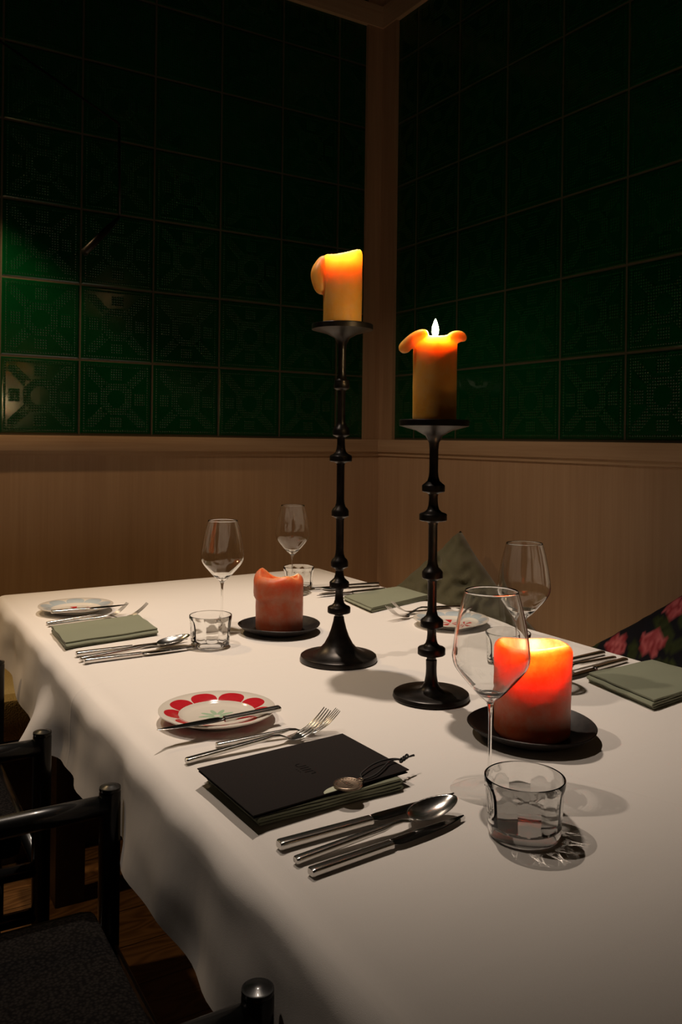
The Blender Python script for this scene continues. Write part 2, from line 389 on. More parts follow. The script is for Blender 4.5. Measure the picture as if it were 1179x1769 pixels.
POSTS = [(-.067, .900), (-.067, .448), (-.031, 1.149), (-.031, 1.601)]
DROP, RR0, U0 = .144, .028, .014
def cloth_mesh():
    b = nb()
    def axis(L, inner, o0=0.0):
        a = [o0 - DROP + DROP * i / 18 for i in range(18)]
        a += [o0] + [o0 + (L - o0) * i / inner for i in range(1, inner)] + [L]
        a += [L + DROP * i / 18 for i in range(1, 19)]
        return a
    A, B = axis(TWID, 60, U0), axis(TLEN, 150)
    grid = []
    for bv in B:
        row = []
        for au in A:
            cu = min(max(au, U0), TWID); cv = min(max(bv, 0), TLEN)
            ea, eb = au - cu, bv - cv; e = math.hypot(ea, eb)
            x, y = cu, -cv - SK * (cu / TWID) * max(0, 1 - cv / .6)
            if e < 1e-6:
                n_ = noise.noise(Vector((x * 5, y * 5, 1.3)))
                z = -.0010 + .0008 * n_
                dist = min(cu - U0, TWID - cu, cv, TLEN - cv)
                z -= .006 * max(0, 1 - dist / .03) ** 2 * (1.2 + .8 * noise.noise(Vector((x * 9, y * 9, 7)))) * .8
                row.append(b.verts.new((x, y, TZ + z))); continue
            dx, dy = ea / e, -eb / e
            RR = RR0 * (1 + .38 * noise.noise(Vector((x * 9, y * 9, 5.5))))
            if e < RR * PI / 2:
                an = e / RR; out, z = RR * math.sin(an), -RR * (1 - math.cos(an))
            else:
                h = e - RR * PI / 2; z = -RR - h
                fall = min(1, h / (DROP - RR))
                ang = math.atan2(-dx, -dy) if (abs(ea) > 1e-6 and abs(eb) > 1e-6) else 0
                p = cv if abs(ea) > abs(eb) else cu + 5
                w = .5 * math.sin(p * 11.0 + 1.2) + .35 * math.sin(p * 23.0 + 2.1 + 3 * fall) + .3 * noise.noise(Vector((p * 6, fall * 1.5, 4)))
                out = RR + .012 * fall + .011 * (w + .25) * fall ** .8 + .006 * noise.noise(Vector((p * 13, e * 16, 2.2))) * min(1, h / .05)
                if ea < 0 and eb == 0:
                    for (pu, pv) in POSTS:      # cloth hangs against the chair posts
                        lim = -pu + U0 - .0135 - .004; g = math.exp(-((cv - pv) / .045) ** 2)
                        out = out * (1 - g) + min(out, max(lim, RR * .95)) * g
                    out += .05 * math.exp(-((cv - .70) / .06) ** 2) * fall ** 1.5
                    z += .012 * math.sin(p * 7.5) * fall
                if ea != 0 and eb != 0: out *= 1.1; z *= .86
            row.append(b.verts.new((x + dx * out, y + dy * out, TZ - .003 + z)))
        grid.append(row)
    for r0, r1 in zip(grid, grid[1:]):
        for i in range(len(r0) - 1): b.faces.new((r0[i], r0[i + 1], r1[i + 1], r1[i]))
    return b
cl = obj('tablecloth', cloth_mesh(), M['linen'], None, loc=TW(0, 0, 0)); cl.rotation_euler = (0, 0, TROT)
tag(cl, 'white linen tablecloth draped over the long dining table', 'tablecloth')
CT = TZ - .0005      # surface things stand on

# ------------------------------------------------------------------ candlesticks
def stick_profile(discs, shaft, base, plate):
    """discs: (z_mid, radius); base: list of (r,z); plate: (z_top, radius, flare)"""
    pr = [(0, 0)] + base
    for (z, r) in discs:
        h = .0062
        pr += [(shaft, z - h - .0065), (shaft * 1.12, z - h - .003), (shaft * 1.75, z - h - .0006), (r * .93, z - h), (r, z - h + .0012), (r, z + h * .55), (r * .94, z + h * .8),
               (shaft * 1.9, z + h * 1.2), (shaft * 1.35, z + h * 1.8), (shaft * 1.1, z + h * 2.8), (shaft, z + h * 4)]
    zt, r, fl = plate
    pr += [(shaft, zt - .045), (shaft * 1.15, zt - .035), (shaft * 1.9, zt - .0245), (r * .52, zt - .0165), (r * .93, zt - .0105), (r, zt - .0095), (r, zt - .001), (r - .001, zt), (r - .005, zt - .0005), (r - .007, zt - .003), (0, zt - .003)]
    return pr
def candlestick(name_label, foot, discs, shaft, base, plate):
    t = empty('candlestick', foot); tag(t, name_label, 'candlestick', 'tall bronze candlesticks on the table')
    pr = stick_profile(discs, shaft, base, plate)
    ib = len(base) + 1; ip = len(pr) - 11
    # three parts: base, stem, drip plate
    b = nb(); lathe(b, pr[:ib] + [(shaft * .98, pr[ib - 1][1] + .001), (0, pr[ib - 1][1] + .001)], 64); obj('base', b, M['bronze'], t, auto=40)
    b = nb(); lathe(b, [(0, pr[ib - 1][1])] + pr[ib - 1:ip + 1] + [(0, pr[ip][1])], 48); obj('stem', b, M['bronze'], t, auto=40)
    b = nb(); lathe(b, [(0, pr[ip][1])] + pr[ip:], 64); obj('drip_plate', b, M['bronze'], t, auto=40)
    return t
F1 = P(585, 1140, TZ); F1.z = CT
F2 = P(745, 1205, TZ); F2.z = CT
base1 = [(.064, 0), (.0685, .001), (.0692, .003), (.0675, .0095), (.0655, .0108), (.055, .0118), (.045, .0145), (.034, .0205), (.0255, .030), (.0185, .043), (.0135, .057), (.0102, .070), (.0088, .078)]
candlestick('taller black bronze candlestick with a bell shaped foot and six ringed knobs', F1,
            [(.0908, .0204), (.1356, .0175), (.1723, .0155), (.2624, .0155), (.360, .0200), (.4064, .0152), (.490, .0142)], .0071, base1, (.598, .0547, 0))
base2 = [(.054, 0), (.0578, .001), (.0588, .003), (.0575, .0082), (.0555, .0095), (.040, .0098), (.022, .0115), (.0145, .016), (.0105, .0235), (.0085, .035), (.0080, .045), (.0084, .058)]
candlestick('shorter black bronze candlestick with a flat round foot, carrying the burning candle', F2,
            [(.0725, .0211), (.115, .0175), (.189, .0160), (.277, .0212), (.321, .0176)], .0069, base2, (.425, .0534, 0))

# ------------------------------------------------------------------ candles
def wax_body(b, R, H, rim, bulge, wall, depth, seg=96, tilt=0):
    """closed solid: outside, melted rim, hollow down to the pool"""
    pr = [(0, 0), (R * .94, 0), (R * .985, .003)]
    nz = 26
    for i in range(nz + 1): pr.append((R, .006 + (H - .014) * i / nz))
    o = len(pr)
    pr += [(R * .985, H - .005), (R * .94, H - .0015), (R * .88, H), (R - wall * .9, H - .0012), (R - wall, H - .005)]
    for i in range(1, 11):
        q = i / 10; pr.append(((R - wall) * (1 - .72 * q ** 1.5), H - .005 - (depth - .005) * q))
    pr += [((R - wall) * .2, H - depth - .0003), (0, H - depth)]
    def fn(t, i, r, z):
        d = rim(t)
        f = max(0, min(1, (z - H * .35) / (H * .65))); zz = z + d * f ** 2 if z > H - depth + 1e-4 or r > R * .9 else z
        if r < 1e-6: return r, z
        k = bulge(t, z / H) if r > R * .8 else 1.0
        n_ = 1 + .012 * noise.noise(Vector((math.cos(t) * 2, math.sin(t) * 2, z * 30))) + .006 * noise.noise(Vector((math.cos(t) * 6, math.sin(t) * 6, z * 90)))
        return r * k * n_, zz
    lathe(b, pr, seg, fn=fn)
def blob(b, pts, rad, seg=20):
    """sausage of wax through pts with rounded ends"""
    pts = catmull(pts, 6); n = len(pts); rr = []
    rv = catmull([Vector((r, 0, 0)) for r in rad], 6)
    L = [0]
    for a, c in zip(pts, pts[1:]): L.append(L[-1] + (c - a).length)
    for i in range(n):
        r = rv[min(i, len(rv) - 1)].x; e = min(L[i], L[-1] - L[i]); q = min(1, e / r)
        rr.append(max(.0004, r * math.sqrt(max(0.0, 1 - (1 - q) ** 2))))
    tube(b, pts, rr, seg)
def flame(parent, loc, r, h, strength):
    b = nb(); pr = [(0, 0)]
    for i in range(1, 14):
        s = i / 14; pr.append((r * (math.sin(PI * s ** .62) ** .85), h * s))
    pr.append((0, h)); lathe(b, pr, 16); o = obj('flame', b, flame_mat(strength), parent, loc=loc); return o
def wick(parent, x, y, z0, h):
    b = nb(); tube(b, [(x, y, z0), (x + .0005, y, z0 + h * .6), (x + .002, y + .001, z0 + h)], [.0009, .0009, .0006], 8); obj('wick', b, M['wick'], parent)
def remesh(o, vox):
    m = o.modifiers.new('blend', 'REMESH'); m.mode = 'VOXEL'; m.voxel_size = vox; m.use_smooth_shade = True
    s = o.modifiers.new('soften', 'SMOOTH'); s.factor = .5; s.iterations = 6
def camdir(o):     # unit vectors at a foot: screen-right and toward-camera
    t = (CAM - o); t.z = 0; t.normalize(); r = Vector((-t.y, t.x, 0)); return r, t

# candle 1: tall candlestick
c1 = Vector((F1.x, F1.y, CT + .5955)); t = empty('candle', c1)
tag(t, 'amber pillar candle with a hanging wax lobe on the taller candlestick', 'candle', 'pillar candles')
r_, t_ = camdir(c1); aR = math.atan2(r_.y, r_.x)
def rim1(a): d = math.cos(a - aR); return .004 * d + .0035 * math.cos(2 * (a - aR) + .4)
b = nb(); wax_body(b, .0345, .128, rim1, lambda a, s: 1.0, .0060, .062)
blob(b, [r_ * -.026 + Vector((0, 0, .120)), r_ * -.036 + Vector((0, 0, .112)), r_ * -.043 + t_ * .004 + Vector((0, 0, .092)), r_ * -.040 + t_ * .004 + Vector((0, 0, .070)), r_ * -.034 + Vector((0, 0, .056))], [.010, .0115, .0145, .0125, .008])
o = obj('wax_body', b, M['wax_orange'], t); remesh(o, .0016)
wick(t, 0, 0, .066, .042); flame(t, (0, 0, .106), .0040, .022, 330)
# candle 2: burning one
c2 = Vector((F2.x, F2.y, CT + .4225)); t = empty('candle', c2)
tag(t, 'burning amber pillar candle with two drooping wax lobes and a bare flame', 'candle', 'pillar candles')
r_, t_ = camdir(c2); aR2 = math.atan2(r_.y, r_.x)
b = nb(); wax_body(b, .0335, .129, lambda a: .004 * math.cos(2 * (a - aR2)) - .003 * math.sin(a - aR2), lambda a, s: 1.0, .006, .030)
blob(b, [r_ * -.010 + t_ * .026 + Vector((0, 0, .130)), r_ * -.020 + t_ * .022 + Vector((0, 0, .130)), r_ * -.034 + t_ * .014 + Vector((0, 0, .124)), r_ * -.046 + t_ * .010 + Vector((0, 0, .112)), r_ * -.051 + t_ * .009 + Vector((0, 0, .104))], [.006, .0085, .0088, .0095, .0085])
blob(b, [r_ * .018 + t_ * .022 + Vector((0, 0, .124)), r_ * .030 + t_ * .014 + Vector((0, 0, .128)), r_ * .039 + t_ * .008 + Vector((0, 0, .126)), r_ * .0395 + t_ * .006 + Vector((0, 0, .121))], [.006, .009, .0105, .009])
o = obj('wax_body', b, M['wax_orange'], t); remesh(o, .0016)
wick(t, 0, 0, .098, .036); flame(t, (0, 0, .130), .0052, .027, 520)

# plates under the two fat candles
def iron_plate(foot, R, label):
    t = empty('candle_plate', foot); tag(t, label, 'plate', 'black iron candle plates')
    pr = [(0, .0012), (R * .50, .0012), (R * .56, 0), (R * .64, 0), (R * .70, .0026), (R * .88, .0085), (R * .985, .0160), (R, .0178), (R * .985, .0186), (R * .955, .0175), (R * .86, .0115), (R * .72, .0062), (R * .60, .0045), (0, .0045)]
    b = nb(); lathe(b, pr, 72, fn=lambda a, i, r, z: (r * (1 + .008 * math.sin(3 * a + 1) * (r / R)), z + .0012 * math.sin(2 * a + .5) * (r / R) ** 3 * (z > .006)))
    obj('dish', b, M['iron'], t, auto=50); return t
F3 = P(482.5, 1091); F3.z = CT; F4 = P(919, 1271); F4.z = CT
iron_plate(F3, .0838, 'round black iron dish under the unlit looking red candle left of the tall candlestick')
iron_plate(F4, .0853, 'round black iron dish under the large glowing candle near the front wine glass')
# candle 3
c3 = Vector((F3.x, F3.y, CT + .0048)); t = empty('candle', c3)
tag(t, 'red pillar candle with a bulging melted collar on an iron dish left of the candlesticks', 'candle', 'pillar candles')
r_, t_ = camdir(c3); a3 = math.atan2(r_.y, r_.x)
def rim3(a):
    d = a - a3; return .0035 * math.cos(d * 2 + .9) - .003 * math.cos(d) + .0035 * math.sin(3 * d) + .002 * math.sin(5 * d + 1) - .007 * math.exp(-(((a - (a3 + PI / 2) + PI) % (2 * PI) - PI) / .8) ** 2)
def bul3(a, s):
    d = math.cos(a - a3); e = max(0, min(1, (s - (.60 + .05 * math.sin(3 * (a - a3)))) * 22)); tp = max(0, (s - .86) / .14)
    return .985 + e * (.060 - .045 * d) - .13 * tp ** 2 + .012 * e * math.sin(4 * a)
b = nb(); wax_body(b, .0490, .112, rim3, bul3, .011, .040); o = obj('wax_body', b, M['wax_red'], t)
wick(t, 0, 0, .072, .026)
flame(t, (0, 0, .094), .0022, .010, 90)
# candle 4
c4 = Vector((F4.x, F4.y, CT + .0048)); t = empty('candle', c4)
tag(t, 'large red pillar candle glowing orange from its hollow top, beside the near wine glass', 'candle', 'pillar candles')
r_, t_ = camdir(c4); a4 = math.atan2(r_.y, r_.x)
def rim4(a):
    d = a - a4; f_ = max(0, -math.sin(d) * 1) ; g_ = math.exp(-(((d + PI * .55 + PI) % (2 * PI) - PI) / .55) ** 2)
    return .003 - .0075 * g_
def rim4b(a):
    d = (a - (a4 + PI / 2) + PI) % (2 * PI) - PI          # 0 = toward the camera
    return .002 - .0065 * math.exp(-(d / .75) ** 2) + .0015 * math.sin(3 * a)
def bul4(a, s):
    d = math.cos(a - a4); tp = max(0, (s - .88) / .12)
    return 1 + .045 * max(0, s - .25) * (1 + .4 * d) - .07 * tp ** 2
b = nb(); wax_body(b, .0500, .120, rim4b, bul4, .0075, .100); o = obj('wax_body', b, M['wax_red'], t)
wick(t, t_.x * .008, t_.y * .008, .022, .066); flame(t, (t_.x * .010, t_.y * .010, .088), .0042, .020, 720)

# ------------------------------------------------------------------ wine glasses and tumblers
def bezier_profile(pts, n=6): return [(max(0, v.x), v.y) for v in catmull([Vector((r, z, 0)) for r, z in pts], n)]
def wine_glass(foot, label):
    t = empty('wine_glass', foot); tag(t, label, 'wine glass', 'long stemmed wine glasses on the table')
    outer = bezier_profile([(.0038, .0985), (.0065, .1015), (.014, .108), (.026, .121), (.0385, .136), (.0432, .147), (.0430, .160), (.0395, .185), (.0345, .208), (.0300, .2245)], 6)
    th = .0011
    inner = [(max(0, r - th - (.0012 if z < .112 else 0)), z + (.0035 if z < .108 else .0004)) for r, z in outer[4:-1]]
    inner = [p for p in inner if p[0] > .002]
    b = nb(); lathe(b, [(0, .0985)] + outer + [(.0296, .2251), (.0291, .2245)] + inner[::-1] + [(0, inner[0][1] - .001)], 64); obj('bowl', b, M['glass'], t)
    b = nb(); lathe(b, [(0, .0060)] + bezier_profile([(.0058, .0060), (.0034, .0095), (.0022, .018), (.0019, .045), (.0020, .080), (.0028, .092), (.0042, .0984), ], 5) + [(0, .0984)], 24); obj('stem', b, M['glass'], t)
    b = nb(); lathe(b, [(0, 0), (.0435, 0), (.0440, .0004), (.0438, .0010), (.030, .0016), (.014, .0030), (.0056, .0059), (0, .0059)], 64); obj('foot', b, M['thin'], t)
    return t
wg = wine_glass(P(846, 1365), 'nearest wine glass, standing in front of the large glowing candle'); wg.location.z = CT + .0003
for (px, py, lb) in ((383, 1089, 'wine glass between the plain white wall side and the left tumbler'), (504.5, 1026, 'farthest wine glass, behind the left red candle'), (904, 1172, 'wine glass behind the large glowing candle on the right')):
    g = copy_tree(wg); g.location = P(px, py); g.location.z = CT + .0003; g['label'] = lb
lbl = bpy.data.objects['wine_glass.001'] if 'wine_glass.001' in bpy.data.objects else None
if lbl: lbl['label'] = 'wine glass on the left half of the table, just behind a tumbler'
def tumbler(foot, label):
    t = empty('water_tumbler', foot); tag(t, label, 'tumbler', 'low pressed glass tumblers')
    b = nb(); n = 80
    outer = [(0, .0006), (.028, .0006), (.0325, .0002), (.0350, .0014), (.0362, .0045), (.0364, .009), (.0370, .020), (.0380, .036), (.0388, .0465), (.0394, .0485), (.0400, .0515), (.0404, .0565), (.0401, .0582), (.0392, .0588), (.0383, .0580)]
    inner = [(.0375, .052), (.0362, .0475), (.0352, .036), (.0342, .022), (.0334, .014), (.0312, .0108), (.024, .0095), (0, .0092)]
    ring_o = [(.0305, .0004)] + outer[2:]; ring_i = inner[:6] + [(.0300, .0098)]
    no = len(ring_o)
    def fn(a, i, r, z):
        if i >= no and .012 < z < .049:      # panelled inside faces
            s = (a * 10 / (2 * PI)) % 1 - .5
            r2 = r * math.cos(PI / 10) / math.cos(2 * PI / 10 * s); return (r2 * 1.02, z)
        return r, z
    lathe(b, ring_o + ring_i, n, closed=True, fn=fn); obj('glass_body', b, M['glass_w'], t, auto=28)
    b = nb(); lathe(b, [(0, .0006), (.0295, .0006), (.0302, .0014), (.0298, .0088), (.026, .0094), (0, .0090)], 64); obj('thick_base', b, M['thin'], t, auto=50); return t
tm = tumbler(P(906, 1441), 'nearest low water tumbler, right of the spoon and knives'); tm.location.z = CT + .0003
for (px, py, lb) in ((363.5, 1115, 'low water tumbler left of the collared red candle'), (516, 1017, 'farthest water tumbler, partly hidden behind the collared red candle'), (877, 1149, 'water tumbler seen through the nearest wine glass')):
    g = copy_tree(tm); g.location = P(px, py); g.location.z = CT + .0003; g['label'] = lb; g.rotation_euler.z = random.random()

# ------------------------------------------------------------------ painted side plates
def plate_mat(kind, rot):
    k = NT('painted_ceramic_' + kind, rough=.12, spec=.5, coat=.4)
    x, y, z, g = k.xyz()
    ang = k.mth('ADD', k.mth('ARCTAN2', y, x), rot + 2 * PI)
    r = k.mth('SQRT', k.mth('ADD', k.mth('MULTIPLY', x, x), k.mth('MULTIPLY', y, y)))
    N = 9
    s = k.mth('SUBTRACT', k.mth('FRACT', k.mth('MULTIPLY', ang, N / (2 * PI))), .5)
    top = .0735 if kind == 'red' else .0765
    base = .0535
    # scallop: half ellipse leaning outward from the inner rim
    q = k.mth('SUBTRACT', 1, k.mth('POWER', k.mth('MULTIPLY', k.mth('ABSOLUTE', s), 2.08 if kind == 'red' else 2.02), 2.4))
    lim = k.mth('ADD', base, k.mth('MULTIPLY', k.mth('SQRT', k.mth('MAXIMUM', q, 0)), top - base))
    sc = k.mth('MULTIPLY', k.mth('MULTIPLY', k.mth('GREATER_THAN', r, base), k.mth('LESS_THAN', r, lim)), k.mth('GREATER_THAN', q, 0))
    body = (.78, .72, .63)
    paint = k.mix(k.noise(120, 3, vec=g), (.50, .012, .022), (.62, .03, .04)) if kind == 'red' else k.mix(k.noise(120, 3, vec=g), (.42, .50, .54), (.55, .60, .62))
    c = k.mix(sc, body, paint)
    if kind == 'red':
        s8 = k.mth('SUBTRACT', k.mth('FRACT', k.mth('MULTIPLY', ang, 9 / (2 * PI))), .5)
        rr = k.mth('DIVIDE', k.mth('SUBTRACT', r, .0150), .0110)
        w = k.mth('MULTIPLY', s8, k.mth('MULTIPLY', r, 200))
        pet = k.mth('LESS_THAN', k.mth('ADD', k.mth('MULTIPLY', rr, rr), k.mth('MULTIPLY', w, w)), 1)
        c = k.mix(pet, c, (.42, .58, .40))
    else:
        s8 = k.mth('SUBTRACT', k.mth('FRACT', k.mth('MULTIPLY', ang, 5 / (2 * PI))), .5)
        tri = k.mth('MULTIPLY', k.mth('LESS_THAN', k.mth('ABSOLUTE', s8), .19), k.mth('MULTIPLY', k.mth('LESS_THAN', r, .034), k.mth('GREATER_THAN', r, .004)))
        c = k.mix(tri, c, (.58, .02, .03))
    k.col(c); return k.m
M['plate_red'] = plate_mat('red', .25); M['plate_blue'] = plate_mat('blue', .6)
def side_plate(px, py, mat, label, scale=1.0, rz=0):
    f = P(px, py, TZ + .015); f.z = CT + .0003
    t = empty('side_plate', f, rz, scale); tag(t, label, 'plate', 'painted side plates')
    pr = [(0, .0028), (.044, .0028), (.045, .0005), (.0475, 0), (.0495, .0008), (.051, .0045), (.062, .0085), (.079, .0128), (.0812, .0142), (.0812, .0156), (.080, .0160), (.062, .0122), (.0545, .0100), (.0515, .0078), (.047, .0055), (.040, .0046), (0, .0044)]
    b = nb(); lathe(b, pr, 96); obj('dish', b, mat, t, auto=60); return t
side_plate(375.5, 1223, M['plate_red'], 'cream side plate with red scallops and a green flower, nearest the camera')
side_plate(131.5, 1044.5, M['plate_blue'], 'side plate with pale scallops and a red star at the far left corner', 1.0, .2)
side_plate(779, 1067.5, M['plate_blue'], 'side plate with blue scallops and red star behind the shorter candlestick', .98, 1.0)

# ------------------------------------------------------------------ cutlery (built along +x, 22 cm long)
def handle_secs(L, w0, w1, h, z0, z1):
    s = [(.0004, 0, z0, w0 * .80, h * .75, 4), (.0018, 0, z0, w0 * .97, h * .95, 4), (.004, 0, z0, w0, h, 4)]
    for i in range(1, 9): q = i / 8; s.append((.004 + (L - .004) * q, 0, z0 + (z1 - z0) * q, w0 + (w1 - w0) * q, h * (1 - .15 * q), 4))
    return s
def make_knife():
    t = empty('table_knife')
    b = nb(); loft(b, handle_secs(.108, .0064, .0058, .0044, .0046, .0046) + [(.1085, 0, .0046, .0045, .003, 4)], 24); obj('handle', b, M['steel'], t, auto=50)
    b = nb(); secs = [(.106, 0, .0046, .0035, .0022, 3), (.112, .0002, .0046, .0040, .0018, 3), (.1145, .0022, .0046, .0078, .0012, 2.2)]
    for q in (0.05, .2, .4, .6, .75, .86, .93, .97, 1.0):
        w = .0088 * (1 - q ** 3.2 * .88); secs.append((.116 + .108 * q, .0022 + (.0088 - w) * .55, .0046 + .0006 * q, w, .0011 * (1 - .5 * q), 2.2))
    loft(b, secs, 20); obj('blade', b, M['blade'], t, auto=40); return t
def make_spoon():
    t = empty('table_spoon')
    b = nb(); s = handle_secs(.112, .0052, .0042, .0036, .0042, .0085)
    s += [(.125, 0, .0100, .0034, .0024, 2.5), (.138, 0, .0098, .0030, .0018, 2.2), (.148, 0, .0078, .0034, .0014, 2.2), (.1535, 0, .0064, .0046, .0009, 2)]
    loft(b, s, 20); obj('handle', b, M['steel'], t, auto=60)
    b = nb(); n, m = 22, 32; xc, a, bb = .1835, .0335, .0205; grid = []
    for side in (0, 1):
        for i in range(n + 1):
            r = i / n; ring = []
            for j in range(m):
                th = 2 * PI * j / m; x = math.cos(th) * r; y = math.sin(th) * r
                wid = bb * (1 - .16 * x)
                dz = .0085 * (r ** 2.4) + .0015 + (.0045 + x * .0045) * 1.0
                ring.append((xc + a * x, wid * y, dz + (0.0011 if side == 0 else 0)))
            grid.append(ring)
    vs = [[b.verts.new(p) for p in ring] if (gi % (n + 1)) else [b.verts.new(ring[0])] for gi, ring in enumerate(grid)]
    for s_ in (0, 1):
        R_ = vs[s_ * (n + 1):(s_ + 1) * (n + 1)]
        for j in range(m): b.faces.new((R_[0][0], R_[1][j], R_[1][(j + 1) % m]))
        for a_, b_ in zip(R_[1:], R_[2:]): bridge(b, a_, b_)
    bridge(b, vs[n], vs[2 * n + 1]); obj('bowl', b, M['steel'], t); return t
def make_fork():
    t = empty('table_fork')
    b = nb(); s = handle_secs(.112, .0052, .0040, .0034, .0040, .0105)
    s += [(.126, 0, .0125, .0034, .0022, 2.5), (.138, 0, .0112, .0032, .0016, 2.2), (.146, 0, .0080, .0040, .0012, 2.2), (.151, 0, .0058, .0062, .0010, 2.2)]
    loft(b, s, 20); obj('handle', b, M['steel'], t, auto=60)
    def zf(x): q = (x - .150) / .065; return .0050 - .010 * q + .040 * q * q if q > 0 else .005
    b = nb(); loft(b, [(.148, 0, .0062, .0050, .0009, 2.4), (.153, 0, zf(.153), .0088, .0009, 2.6), (.158, 0, zf(.158), .0108, .0009, 3), (.166, 0, zf(.166), .0118, .0009, 4), (.172, 0, zf(.172), .0118, .0009, 5)], 20); obj('fork_root', b, M['steel'], t, auto=60)
    for i in range(4):
        y = -.0099 + .0066 * i; b = nb(); sec = []
        for q in (0, .15, .35, .55, .75, .9, 1.0):
            x = .1705 + .0445 * q; sec.append((x, y * (1 - .12 * q), zf(x), .0019 * (1 - .55 * q ** 2), .0011 * (1 - .4 * q), 3))
        loft(b, sec, 12); obj('tine', b, M['steel'], t, auto=60)
    return t
proto = {'knife': (make_knife(), .224), 'spoon': (make_spoon(), .217), 'fork': (make_fork(), .215)}
used = set()
def lay(kind, p0, p1, label, group, length=None, zoff=0, flip=False, pitch=0, zt=0.006, roll=0):
    """p0 = handle end pixel, p1 = tip pixel"""
    src, L = proto[kind]
    A = P(p0[0], p0[1], TZ + .005 + zoff); B = P(p1[0], p1[1], TZ + zt + zoff)
    d = B - A; ln = math.hypot(d.x, d.y)
    o = src if kind not in used else copy_tree(src); used.add(kind)
    s = length or ln / L
    if length: s = length / L
    o.location = (A.x, A.y, CT + .0002 + zoff); o.rotation_mode = 'XYZ'; o.rotation_euler = (roll, -pitch, math.atan2(d.y, d.x)); o.scale = (s, s * (-1 if flip else 1), s)
    tag(o, label, kind, group); return o
R1 = 'cutlery beside the black menu'
lay('knife', (481, 1459), (791, 1372), 'long table knife nearest the black menu, above the spoon', 'table knives right of the menu')
lay('spoon', (510, 1484), (787, 1374), 'steel spoon lying between the two knives beside the black menu', 'table spoons', zt=.018)
lay('knife', (536, 1505), (808, 1409), 'shorter table knife nearest the camera, below the spoon', 'table knives right of the menu')
lay('fork', (373, 1284), (548, 1240), 'upper fork of the pair left of the black menu, beside the red scalloped plate', 'forks by the red scalloped plate', zt=.02, length=.170)
lay('fork', (321, 1312), (566, 1228), 'lower fork of the pair left of the black menu, next to the menu edge', 'forks by the red scalloped plate', zt=.030)
lay('knife', (484, 1221), (317, 1252), 'butter knife resting across the red scalloped plate', 'butter knives on side plates', zoff=.0165, length=.178, flip=True, roll=-.13)
lay('knife', (131, 1129), (316, 1105), 'table knife closest to the folded napkin in the far left place setting', 'far left knives', length=.215)
lay('spoon', (138, 1137), (312, 1099), 'steel spoon in the far left place setting', 'table spoons', zt=.018, length=.212)
lay('knife', (145, 1141), (314, 1119), 'front table knife of the far left place setting', 'far left knives', length=.212)
lay('fork', (80, 1075), (226, 1047), 'rear fork between far left plate and folded napkin', 'far left forks', zt=.02, length=.175)
lay('fork', (83, 1078), (243, 1045), 'front fork between far left plate and folded napkin', 'far left forks', zt=.03, length=.205)
lay('knife', (88, 1055.5), (201, 1045), 'butter knife across the far left pale plate', 'butter knives on side plates', zoff=.0165, length=.165, roll=.12)
lay('knife', (655, 1007), (541, 1014), 'rear knife beyond the taller candlestick', 'far side knives', length=.205)
lay('spoon', (655, 1012), (552, 1016), 'spoon behind the taller candlestick', 'table spoons', zt=.016, length=.19)
lay('knife', (666, 1017), (547, 1027), 'front knife behind the taller candlestick beside the sage napkin', 'far side knives', length=.205)
lay('fork', (778, 1050), (650, 1061), 'front fork by the blue scalloped plate, left of the shorter candlestick', 'far side forks', zt=.02, length=.20)
lay('fork', (800, 1046), (660, 1050), 'rear fork by the blue scalloped plate, next to the napkin', 'far side forks', zt=.02, length=.20)
lay('knife', (1043, 1126), (946, 1147), 'rear knife of the row right of the large glowing candle', 'right place setting cutlery', length=.20)
lay('spoon', (1063, 1134), (958, 1158), 'spoon handle in the row right of the large glowing candle', 'table spoons', length=.185)
lay('knife', (1082, 1138), (970, 1169), 'front knife of the row beside the right folded napkin', 'right place setting cutlery', length=.20)

